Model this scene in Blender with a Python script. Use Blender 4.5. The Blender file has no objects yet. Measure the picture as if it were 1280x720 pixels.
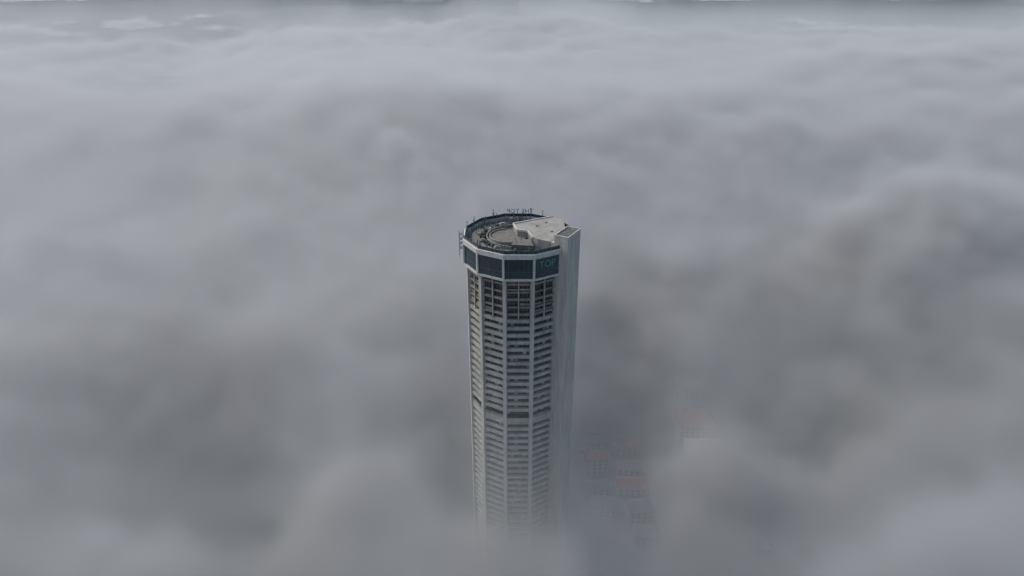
import bpy, math, random
from mathutils import Vector, Matrix
import bmesh
random.seed(4)
S=bpy.context.scene
S.view_settings.view_transform='Standard'; S.view_settings.look='None'; S.view_settings.exposure=0
# ------------------------------------------------ camera
cd=bpy.data.cameras.new("camera"); cam=bpy.data.objects.new("camera",cd); S.collection.objects.link(cam); S.camera=cam
cd.sensor_width=36; cd.lens=36*860/1280; cd.clip_start=1; cd.clip_end=60000
cam.location=(-2.7,-275,356); cam.rotation_euler=(math.radians(90-25.4),0,0)
# ------------------------------------------------ world + sun
w=bpy.data.worlds.new("World"); S.world=w; w.use_nodes=True
nt=w.node_tree; bg=nt.nodes["Background"]
sky=nt.nodes.new("ShaderNodeTexSky"); sky.sky_type='NISHITA'; sky.sun_disc=False
SE,SR=math.radians(50),math.radians(-60)
sky.sun_elevation=SE; sky.sun_rotation=SR; sky.dust_density=3; sky.air_density=1.0
nt.links.new(sky.outputs[0],bg.inputs[0]); bg.inputs[1].default_value=0.15
ld=bpy.data.lights.new("sun",'SUN'); ld.energy=2.4; ld.angle=math.radians(55); ld.color=(.94,.975,.94)
sun=bpy.data.objects.new("sun",ld); S.collection.objects.link(sun)
d=Vector((math.sin(SR)*math.cos(SE),math.cos(SR)*math.cos(SE),math.sin(SE)))
sun.rotation_euler=d.to_track_quat('Z','Y').to_euler(); sun.location=(0,0,600)

# ------------------------------------------------ cloud (real volume grids)
vm=bpy.data.materials.new("cloud_vapour"); vm.use_nodes=True; N=vm.node_tree.nodes; L=vm.node_tree.links; N.clear()
o=N.new("ShaderNodeOutputMaterial"); v=N.new("ShaderNodeVolumeScatter"); a=N.new("ShaderNodeAttribute"); a.attribute_name="density"
v.inputs['Color'].default_value=(.94,.985,.98,1); v.inputs['Anisotropy'].default_value=0.08
L.new(a.outputs['Fac'],v.inputs['Density']); L.new(v.outputs[0],o.inputs['Volume'])
vm.cycles.volume_step_rate=4.0
# (x, y, size x, size y, height change) of the bigger swells and hollows
BUMPS=[(66,90,34,78,-165),(-12,-64,34,28,31),(0,-20,45,40,-4),
 (175,150,90,50,-135),(334,281,110,70,75),(209,23,55,42,-155),(112,-29,36,34,-125),(165,-82,50,36,65),
 (-180,23,60,38,-140),(-78,10,38,34,58),(-38,35,28,40,-125),(-160,-60,50,35,45),(-100,-72,28,26,-100),
 (-530,600,220,130,-120),(-150,700,420,220,60),(540,1100,600,350,60),(490,460,220,80,-115),(-330,330,120,60,-85),
 (-1200,1900,700,350,-120),(300,2000,700,260,50),(-2600,2900,1500,700,-120),(0,5900,14000,2900,-240)]
def cloud(name,lo,hi,res):
    t=bpy.data.node_groups.new(name+"_field",'GeometryNodeTree')
    t.interface.new_socket("Geometry",in_out='OUTPUT',socket_type='NodeSocketGeometry')
    N=t.nodes; L=t.links
    out=N.new("NodeGroupOutput"); vc=N.new("GeometryNodeVolumeCube"); sm=N.new("GeometryNodeSetMaterial"); sm.inputs['Material'].default_value=vm
    L.new(vc.outputs[0],sm.inputs[0]); L.new(sm.outputs[0],out.inputs[0])
    vc.inputs['Min'].default_value=lo; vc.inputs['Max'].default_value=hi
    for k,r in zip('XYZ',res): vc.inputs['Resolution '+k].default_value=r
    pos=N.new("GeometryNodeInputPosition"); P=pos.outputs[0]
    def val(x,s):
        if isinstance(x,(int,float)): s.default_value=x
        else: L.new(x,s)
    def M(op,a,b=None,c=None,clamp=False):
        n=N.new("ShaderNodeMath"); n.operation=op; n.use_clamp=clamp
        val(a,n.inputs[0])
        if b is not None: val(b,n.inputs[1])
        if c is not None: val(c,n.inputs[2])
        return n.outputs[0]
    sep=N.new("ShaderNodeSeparateXYZ"); L.new(P,sep.inputs[0]); X,Y,Z=sep.outputs
    def noise(scale,detail,off,sz=1.0,rough=.5,dist=0):
        m1=N.new("ShaderNodeVectorMath"); m1.operation='MULTIPLY_ADD'; L.new(P,m1.inputs[0])
        m1.inputs[1].default_value=(scale,scale,scale*sz); m1.inputs[2].default_value=off
        n=N.new("ShaderNodeTexNoise"); L.new(m1.outputs[0],n.inputs['Vector']); n.inputs['Scale'].default_value=1
        n.inputs['Detail'].default_value=detail; n.inputs['Roughness'].default_value=rough; n.inputs['Distortion'].default_value=dist
        return n.outputs[0]
    n0=noise(1/900,1,(5.1,1.7,.2),.5)
    n1=noise(1/330,2,(3.1,7.7,1.2),.6)
    n2=noise(1/80,5,(11.3,2.2,5.),1.3,.70,.6)
    far=M('DIVIDE',M('SUBTRACT',Y,250),1300,clamp=True)      # 0 near the tower .. 1 far out
    h=M('MULTIPLY_ADD',n1,150,146-75)
    h=M('ADD',h,M('MULTIPLY',M('SUBTRACT',n0,.5),M('MULTIPLY_ADD',far,130,160)))
    h=M('ADD',h,M('MULTIPLY',M('SUBTRACT',n2,.5),M('MULTIPLY_ADD',far,-120,310)))
    for (cx,cy,sx,sy,am) in BUMPS:
        dx=M('DIVIDE',M('SUBTRACT',X,cx),sx); dy=M('DIVIDE',M('SUBTRACT',Y,cy),sy)
        r=M('ADD',M('MULTIPLY',dx,dx),M('MULTIPLY',dy,dy))
        h=M('MULTIPLY_ADD',M('EXPONENT',M('MULTIPLY',r,-1)),am,h)
    q=M('DIVIDE',M('SUBTRACT',h,Z),48,clamp=True)
    q=M('MULTIPLY',q,q)
    haze=M('POWER',M('DIVIDE',M('SUBTRACT',231,Z),115,clamp=True),1.3)
    haze=M('MULTIPLY',haze,M('MULTIPLY_ADD',far,-.0055,.0074))
    haze=M('MULTIPLY',haze,M('MAXIMUM',M('DIVIDE',h,135,clamp=True),.15))
    L.new(M('MULTIPLY_ADD',q,0.062,haze),vc.inputs['Density'])
    me=bpy.data.meshes.new(name); ob=bpy.data.objects.new(name,me); S.collection.objects.link(ob); me.materials.append(vm)
    md=ob.modifiers.new("field",'NODES'); md.node_group=t
    return ob
cloud("cloud_layer",(-560,-215,2),(560,600,232),(94,68,20))
cloud("cloud_layer",(-6000,613,2),(6000,9000,232),(270,190,12))

# ------------------------------------------------ materials
def mat(name,c1,c2=None,rough=.8,scale=.3,zs=1.0,metal=0,spec=.5,bump=0):
    m=bpy.data.materials.new(name); m.use_nodes=True; N=m.node_tree.nodes; L=m.node_tree.links
    b=N["Principled BSDF"]; b.inputs['Roughness'].default_value=rough; b.inputs['Metallic'].default_value=metal
    b.inputs['Specular IOR Level'].default_value=spec
    c2=c2 or tuple(x*.75 for x in c1)
    tc=N.new("ShaderNodeTexCoord"); mp=N.new("ShaderNodeMapping"); mp.inputs['Scale'].default_value=(scale,scale,scale*zs)
    L.new(tc.outputs['Object'],mp.inputs[0]); n=N.new("ShaderNodeTexNoise"); n.inputs['Scale'].default_value=1; n.inputs['Detail'].default_value=5
    n.inputs['Roughness'].default_value=.65
    L.new(mp.outputs[0],n.inputs['Vector']); r=N.new("ShaderNodeValToRGB"); L.new(n.outputs[0],r.inputs[0])
    r.color_ramp.elements[0].position=.35; r.color_ramp.elements[1].position=.62
    r.color_ramp.elements[0].color=(*c2,1); r.color_ramp.elements[1].color=(*c1,1)
    L.new(r.outputs[0],b.inputs['Base Color'])
    return m
M_conc=mat("painted_concrete",(.47,.45,.40),(.34,.325,.29),.85,.5,.12)
M_band=mat("spandrel_concrete",(.39,.38,.34),(.24,.23,.21),.85,.35,.6)
M_trim=mat("white_trim",(.53,.51,.47),(.42,.405,.38),.6,.6,1)
M_tan=mat("bare_slab",(.30,.255,.21),(.17,.15,.13),.9,.4,1)
M_dark=mat("dark_glazing",(.055,.065,.07),(.02,.025,.03),.25,.45,1)
M_teal=mat("crown_glass",(.022,.055,.057),(.01,.03,.032),.1,.12,1)
M_mull=mat("mullion_metal",(.10,.13,.135),None,.5,.5,1)
M_deck=mat("roof_deck",(.10,.11,.115),(.05,.055,.06),.85,.35,1)
M_wood=mat("deck_boards",(.16,.14,.125),(.09,.08,.075),.8,.5,1)
M_pale=mat("pale_roofing",(.29,.27,.235),(.20,.19,.165),.85,.2,1)
M_green=mat("planter_leaves",(.07,.11,.06),(.03,.05,.03),.9,1.2,1)
M_sign=mat("sign_teal",(.09,.30,.29),(.07,.24,.23),.5,1,1)

# ------------------------------------------------ mesh helpers
class B:
    def __init__(s,name,mat,parent): s.bm=bmesh.new(); s.name=name; s.mat=mat; s.parent=parent
    def prism(s,pts,z0,z1):
        a=[s.bm.verts.new((x,y,z0)) for x,y in pts]; b=[s.bm.verts.new((x,y,z1)) for x,y in pts]; n=len(pts)
        s.bm.faces.new(a[::-1]); s.bm.faces.new(b)
        for i in range(n): s.bm.faces.new((a[i],a[(i+1)%n],b[(i+1)%n],b[i]))
    def ring(s,outer,inner,z0,z1,closed=True):
        n=len(outer); V=lambda P,z:[s.bm.verts.new((x,y,z)) for x,y in P]
        oa,ob,ia,ib=V(outer,z0),V(outer,z1),V(inner,z0),V(inner,z1)
        for i in range(n if closed else n-1):
            j=(i+1)%n
            s.bm.faces.new((oa[i],oa[j],ob[j],ob[i])); s.bm.faces.new((ia[j],ia[i],ib[i],ib[j]))
            s.bm.faces.new((ob[i],ob[j],ib[j],ib[i])); s.bm.faces.new((oa[j],oa[i],ia[i],ia[j]))
        if not closed:
            for i in (0,n-1): s.bm.faces.new((oa[i],ob[i],ib[i],ia[i]))
    def obox(s,ang,r0,r1,t0,t1,z0,z1):
        c,sn=math.cos(ang),math.sin(ang)
        s.prism([(r*c-t*sn,r*sn+t*c) for r,t in ((r0,t0),(r1,t0),(r1,t1),(r0,t1))],z0,z1)
    def box(s,x,y,z,dx,dy,dz,rot=0):
        c,sn=math.cos(rot),math.sin(rot)
        s.prism([(x+u*c-w_*sn,y+u*sn+w_*c) for u,w_ in ((-dx/2,-dy/2),(dx/2,-dy/2),(dx/2,dy/2),(-dx/2,dy/2))],z,z+dz)
    def done(s):
        bmesh.ops.recalc_face_normals(s.bm,faces=s.bm.faces)
        me=bpy.data.meshes.new(s.name); s.bm.to_mesh(me); s.bm.free(); me.materials.append(s.mat)
        o=bpy.data.objects.new(s.name,me); S.collection.objects.link(o); o.parent=s.parent; return o
def empty(name,loc=(0,0,0)):
    e=bpy.data.objects.new(name,None); e.location=loc; S.collection.objects.link(e); return e
D=math.radians
def poly(R,n=12,off=15): return [(R*math.cos(D(-90+off+360/n*k)),R*math.sin(D(-90+off+360/n*k))) for k in range(n)]

# ------------------------------------------------ the tower
T=empty("skyscraper")
core=B("window_glazing",M_dark,T); core.prism(poly(20.9),0,239.2); core.done()
FH=3.45
bands=B("spandrel_bands",M_band,T); slabs=B("upper_floor_slabs",M_tan,T); mul=B("window_mullions",M_mull,T)
z=2.0; k=0
while z<216.5:
    if 166<z<169: bands.ring(poly(22.25),poly(20.5),z,z+FH+1.5); 
    else: bands.ring(poly(22.25),poly(20.5),z,z+1.5)
    z+=FH; k+=1
ztop=z
# individual louvres / blinds / bricked-up bays behind the bands
infill=B("infill_panels",M_band,T); tan=B("tan_panels",M_tan,T)
AP=lambda R:R*math.cos(D(15))
for f in range(12):
    ang=D(-90+30*f); half=AP(20.9)*math.tan(D(15))
    z=2.0
    while z<216:
        for j in range(6):
            t0=-half+j*half/3
            r=random.random()
            if r<.10: infill.obox(ang,AP(20.9),AP(20.9)+.12,t0+.15,t0+half/3-.15,z+1.56,z+FH-.02)
            elif r<.18: tan.obox(ang,AP(20.9),AP(20.9)+.1,t0+.15,t0+half/3-.15,z+1.56,z+FH-.02-random.random())
        z+=FH
    for j in range(1,6):
        t=-half+j*half/3
        mul.obox(ang,AP(20.9),AP(20.9)+.35,t-.12,t+.12,2,239)
    # projecting slender fin in the middle of the bay on the upper floors
    bands.obox(ang,AP(22.25)-.4,AP(22.25)+.15,-.25,.25,ztop+1.6,239)
zz=ztop
bands.ring(poly(22.3),poly(20.5),zz,zz+1.6)
zz+=FH; i=0
while zz<238:
    slabs.ring(poly(22.1),poly(20.5),zz,zz+(.55 if i%2 else .9))
    for f in range(12):
        ang=D(-90+30*f); half=AP(22)*math.tan(D(15))
        for s_ in (-1,1):
            r=random.random()
            if i!=2 and r<.55:
                (infill if r<.3 else tan).obox(ang,AP(21.3),AP(21.5),min(s_*.4,s_*(half-1)),max(s_*.4,s_*(half-1)),zz+.95,zz+.95+random.uniform(.5,1.2))
    zz+=FH; i+=1
infill.done(); tan.done(); slabs.done(); mul.done()
bands.done()
col=B("corner_pilasters",M_conc,T)
for kx in range(12):
    a_=D(-75+30*kx); col.obox(a_,20.5,22.75,-.75,.75,0,239.3)
col.done()
# crown
cg=B("crown_glazing",M_teal,T); cg.prism(poly(23.6),240.2,249.0); cg.done()
tr=B("crown_trim",M_trim,T)
tr.ring(poly(24.2),poly(20.2),239.4,240.3); tr.ring(poly(24.25),poly(22.6),248.9,250.9)
for kx in range(12):
    a_=D(-75+30*kx); tr.obox(a_,22.9,24.22,-.4,.4,240.3,248.9)
tr.done()
cm=B("crown_mullions",M_mull,T)
for f in range(12):
    ang=D(-90+30*f); half=AP(23.6)*math.tan(D(15))
    for j in range(1,6):
        t=-half+j*half/3; cm.obox(ang,AP(23.6)-.05,AP(23.6)+.10,t-.045,t+.045,240.3,248.9)
    for zz in (243.1,): cm.obox(ang,AP(23.6)-.04,AP(23.6)+.09,-half+.1,half-.1,zz,zz+.14)
cm.done()
# service core wing
A=D(-30)
wing=B("service_core_wing",M_conc,T)
wing.obox(A,20,26.2,-5.9,5.9,0,255.6)
wing.obox(A,9,19.99,-5.9,5.9,246,252.9)
for s_ in ((20,26.3,-6,-5.6),(20,26.3,5.6,6),(20,20.4,-5.6,5.6),(25.9,26.3,-5.6,5.6)): wing.obox(A,*s_,255.61,256.4)
wing.done()
joint=B("wing_joints",M_band,T)
zz=5
while zz<255:
    joint.obox(A,21.5,26.23,-5.93,5.93,zz,zz+.12); zz+=FH*2
joint.done()
lv=B("wing_roof_louvres",M_deck,T)
lv.obox(A,20.9,25.4,-5.1,5.1,255.62,255.9)
lv.done()
lw=B("wing_roof_hatches",M_pale,T)
for j in range(6): lw.obox(A,21.1,25.2,-4.9+j*1.7,-4.6+j*1.7,255.91,256.2)
lw.done()
# roof deck
dk=B("roof_deck",M_deck,T); dk.prism(poly(22.5),248.95,249.2); dk.done()
wd=B("wedge_roof",M_pale,T)
wd.prism([(-2.2,6.6),(-.5,-1),(4,-2.5),(6,-10.2),(12.8,-14.4),(20,-4.5),(20,12),(15.5,16)],249.3,253.1)
wd.done()
wt=B("wedge_roof_kerb",M_trim,T)
def seg(bl,p,q,wd_,z0,z1):
    (x0,y0),(x1,y1)=p,q; L_=math.hypot(x1-x0,y1-y0); bl.box((x0+x1)/2,(y0+y1)/2,z0,L_,wd_,z1-z0,math.atan2(y1-y0,x1-x0))
for p,q in (((-2.2,6.6),(15.5,16)),((-2.2,6.6),(-.5,-1)),((-.5,-1),(4,-2.5)),((4,-2.5),(6,-10.2))): seg(wt,p,q,.5,252.6,253.5)
wt.done()
def circ(R,n=40,a0=0,a1=360,c=(0,0)): 
    return [(c[0]+R*math.cos(D(a0+(a1-a0)*k/(n-1 if a1-a0<360 else n))),c[1]+R*math.sin(D(a0+(a1-a0)*k/(n-1 if a1-a0<360 else n)))) for k in range(n)]
pl=B("terrace_platform",M_wood,T)
pl.prism(circ(7.5,30,c=(-4,-1)),249.21,250.4)
pl.ring(circ(20,26,150,285),circ(16.5,26,150,285),249.21,249.9,False)
pl.prism([(-3,-14),(6,-15),(5,-8),(-2,-7)],249.21,251.6)
pl.done()
sk=B("curved_walkway",M_pale,T)
sk.ring(circ(13.6,40,60,262),circ(13.3,40,60,262),249.21,250.5,False)
sk.ring(circ(8.3,34,100,300,c=(-4,-1)),circ(8.0,34,100,300,c=(-4,-1)),249.21,250.9,False)
for kx in range(24):
    a_=D(70+kx*9); sk.obox(a_,20.7,21.2,-.25,.25,249.21,251.0)
sk.done()
gp=B("parapet_glass",M_teal,T)
gp.ring(poly(23.3),poly(23.15),250.9,252.3); gp.done()
ps=B("roof_posts",M_mull,T)
for f in range(12):
    ang=D(-90+30*f); half=AP(23.3)*math.tan(D(15))
    for j in range(6):
        t=-half+j*half/3; ps.obox(ang,AP(23.3)-.3,AP(23.3)+.06,t-.08,t+.08,250.9,252.45)
for kx in range(90):
    a_=random.uniform(D(60),D(300)); r=random.choice([22,21.5,20.5,18,15.5,11.5])
    ps.obox(a_,r,r+.2,-.1,.1,249.2,random.uniform(251.5,254.4))
# floodlight masts on the rim
for a_,hh in ((196,255.6),(170,255),(150,254.5),(120,255),(100,254),(75,255),(60,254.5),(222,254.0)):
    ps.obox(D(a_),22.2,22.38,-.09,.09,249.2,hh); ps.obox(D(a_),22.1,22.5,-.3,.3,hh,hh+.2)
# maintenance gondola on the left edge
for zz in (246,248,250,252): ps.obox(D(187),23.3,25.3,-1.5,1.5,zz,zz+.15)
for r,t in ((23.4,-1.4),(25.2,-1.4),(23.4,1.4),(25.2,1.4)): ps.obox(D(187),r-.08,r+.08,t-.08,t+.08,242,253.4)
ps.done()
eq=B("roof_equipment",M_pale,T)
for x,y,dx,dy,dz,rt in ((-15,-6,2.4,1.4,1.5,.3),(-12,8,1.6,2.2,1.3,.1),(-7,13,3,1.5,1.8,.4),(2,12,2,2,1.6,0),(-17,2,1.2,1.8,1.2,0),(-9,-13,2.2,1.4,1.2,.5),(6,17,2.6,1.2,1.4,-.2),(-3,18,1.5,1.5,2.2,0)):
    eq.box(x,y,249.21,dx,dy,dz,rt); eq.box(x,y,249.21+dz+.001,dx*.6,dy*.6,.4,rt)
for x,y in ((8,4),(12,8),(14,-3)): eq.box(x,y,253.11,.9,.9,.5,.3)
eq.done()
pg=B("roof_planters",M_green,T)
for kx in range(26):
    a_=random.uniform(D(80),D(290)); r=random.uniform(14.2,16); 
    m4=Matrix.Translation((r*math.cos(a_),r*math.sin(a_),250.0))@Matrix.Scale(random.uniform(.5,1.0),4)
    g=bmesh.ops.create_icosphere(pg.bm,subdivisions=2,radius=1,matrix=m4)
    for v_ in g['verts']: v_.co+=Vector([random.uniform(-.18,.18) for _ in range(3)])
pg.done()
def text(body,size,loc,rot,name):
    c=bpy.data.curves.new(name,'FONT'); c.body=body; c.size=size; c.extrude=.12; c.align_x='CENTER'; c.materials.append(M_sign)
    o=bpy.data.objects.new(name,c); S.collection.objects.link(o); o.location=loc; o.rotation_euler=rot; o.parent=T
text("TOP",4.0,((AP(23.6)+.25)*math.cos(D(-60)),(AP(23.6)+.25)*math.sin(D(-60)),244.6),(D(90),0,D(30)),"facade_sign")
text("THE TOP",3.0,(1,AP(23.3)+.1,252.4),(D(90),0,D(180)),"roof_sign")

# ------------------------------------------------ ground and city below
def plane(name,x0,x1,y0,y1,z,m):
    me=bpy.data.meshes.new(name); me.from_pydata([(x0,y0,z),(x1,y0,z),(x1,y1,z),(x0,y1,z)],[],[(0,1,2,3)]); me.materials.append(m)
    o=bpy.data.objects.new(name,me); S.collection.objects.link(o); return o
plane("ground",-30000,30000,-4000,50000,0,mat("ground_mix",(.11,.125,.12),(.06,.075,.07),.95,.02,1))
M_as=mat("asphalt",(.06,.06,.062),(.04,.04,.042),.9,.3,1)
plane("road",112,124,-400,900,.004,M_as); plane("road",-400,111.9,196,206,.004,M_as)
M_red=mat("terracotta_roof",(.17,.05,.045),(.09,.04,.037),.85,.2,1); M_wall=mat("rendered_wall",(.4,.38,.34),(.28,.265,.24),.9,.3,1)
def house(x,y,dx,dy,h,rm,name,rot=0):
    e=empty(name,(x,y,0)); e.rotation_euler=(0,0,rot)
    wl=B("walls",M_wall,e); wl.box(0,0,0,dx,dy,h)
    wl.done()
    wn=B("windows",M_dark,e); n=int(dx//4)
    for lv_ in range(int(h//3.5)):
        for i_ in range(n):
            for s_ in (-1,1): wn.box(-dx/2+(i_+.5)*dx/n,s_*dy/2,lv_*3.5+1,1.8,.16,1.5)
    wn.done()
    rf=B("roof",rm,e); ov=.6; X_,Y_=dx/2+ov,dy/2+ov
    vs=[rf.bm.verts.new(p) for p in ((-X_,-Y_,h),(X_,-Y_,h),(X_,Y_,h),(-X_,Y_,h),(-X_+Y_*.6,0,h+dy*.3),(X_-Y_*.6,0,h+dy*.3))]
    for f in ((0,1,5,4),(1,2,5),(2,3,4,5),(3,0,4),(3,2,1,0)): rf.bm.faces.new([vs[i] for i in f])
    rf.done()
for yy in range(74,330,24):
    for xx in (60,88):
        if 186<yy<216: continue
        house(xx+random.uniform(-3,3),yy+random.uniform(-3,3),random.uniform(16,23),random.uniform(10,15),random.choice([7,10.5,14]),random.choice([M_red,M_red,M_deck,M_deck]),"shophouse_row",random.uniform(-.15,.15))
for yy in range(60,330,42): house(146,yy,30,28,random.choice([14,21,28]),random.choice([M_pale,M_red]),"apartment_block")
pod=empty("podium_building"); p1=B("podium_block",M_wall,pod); p1.prism([(-60,-45),(48,-45),(48,50),(-60,50)],0,16); p1.done()
p2=B("podium_roof",M_red,pod); p2.prism([(-57,-42),(45,-42),(45,47),(-57,47)],16.01,17.2); p2.done()
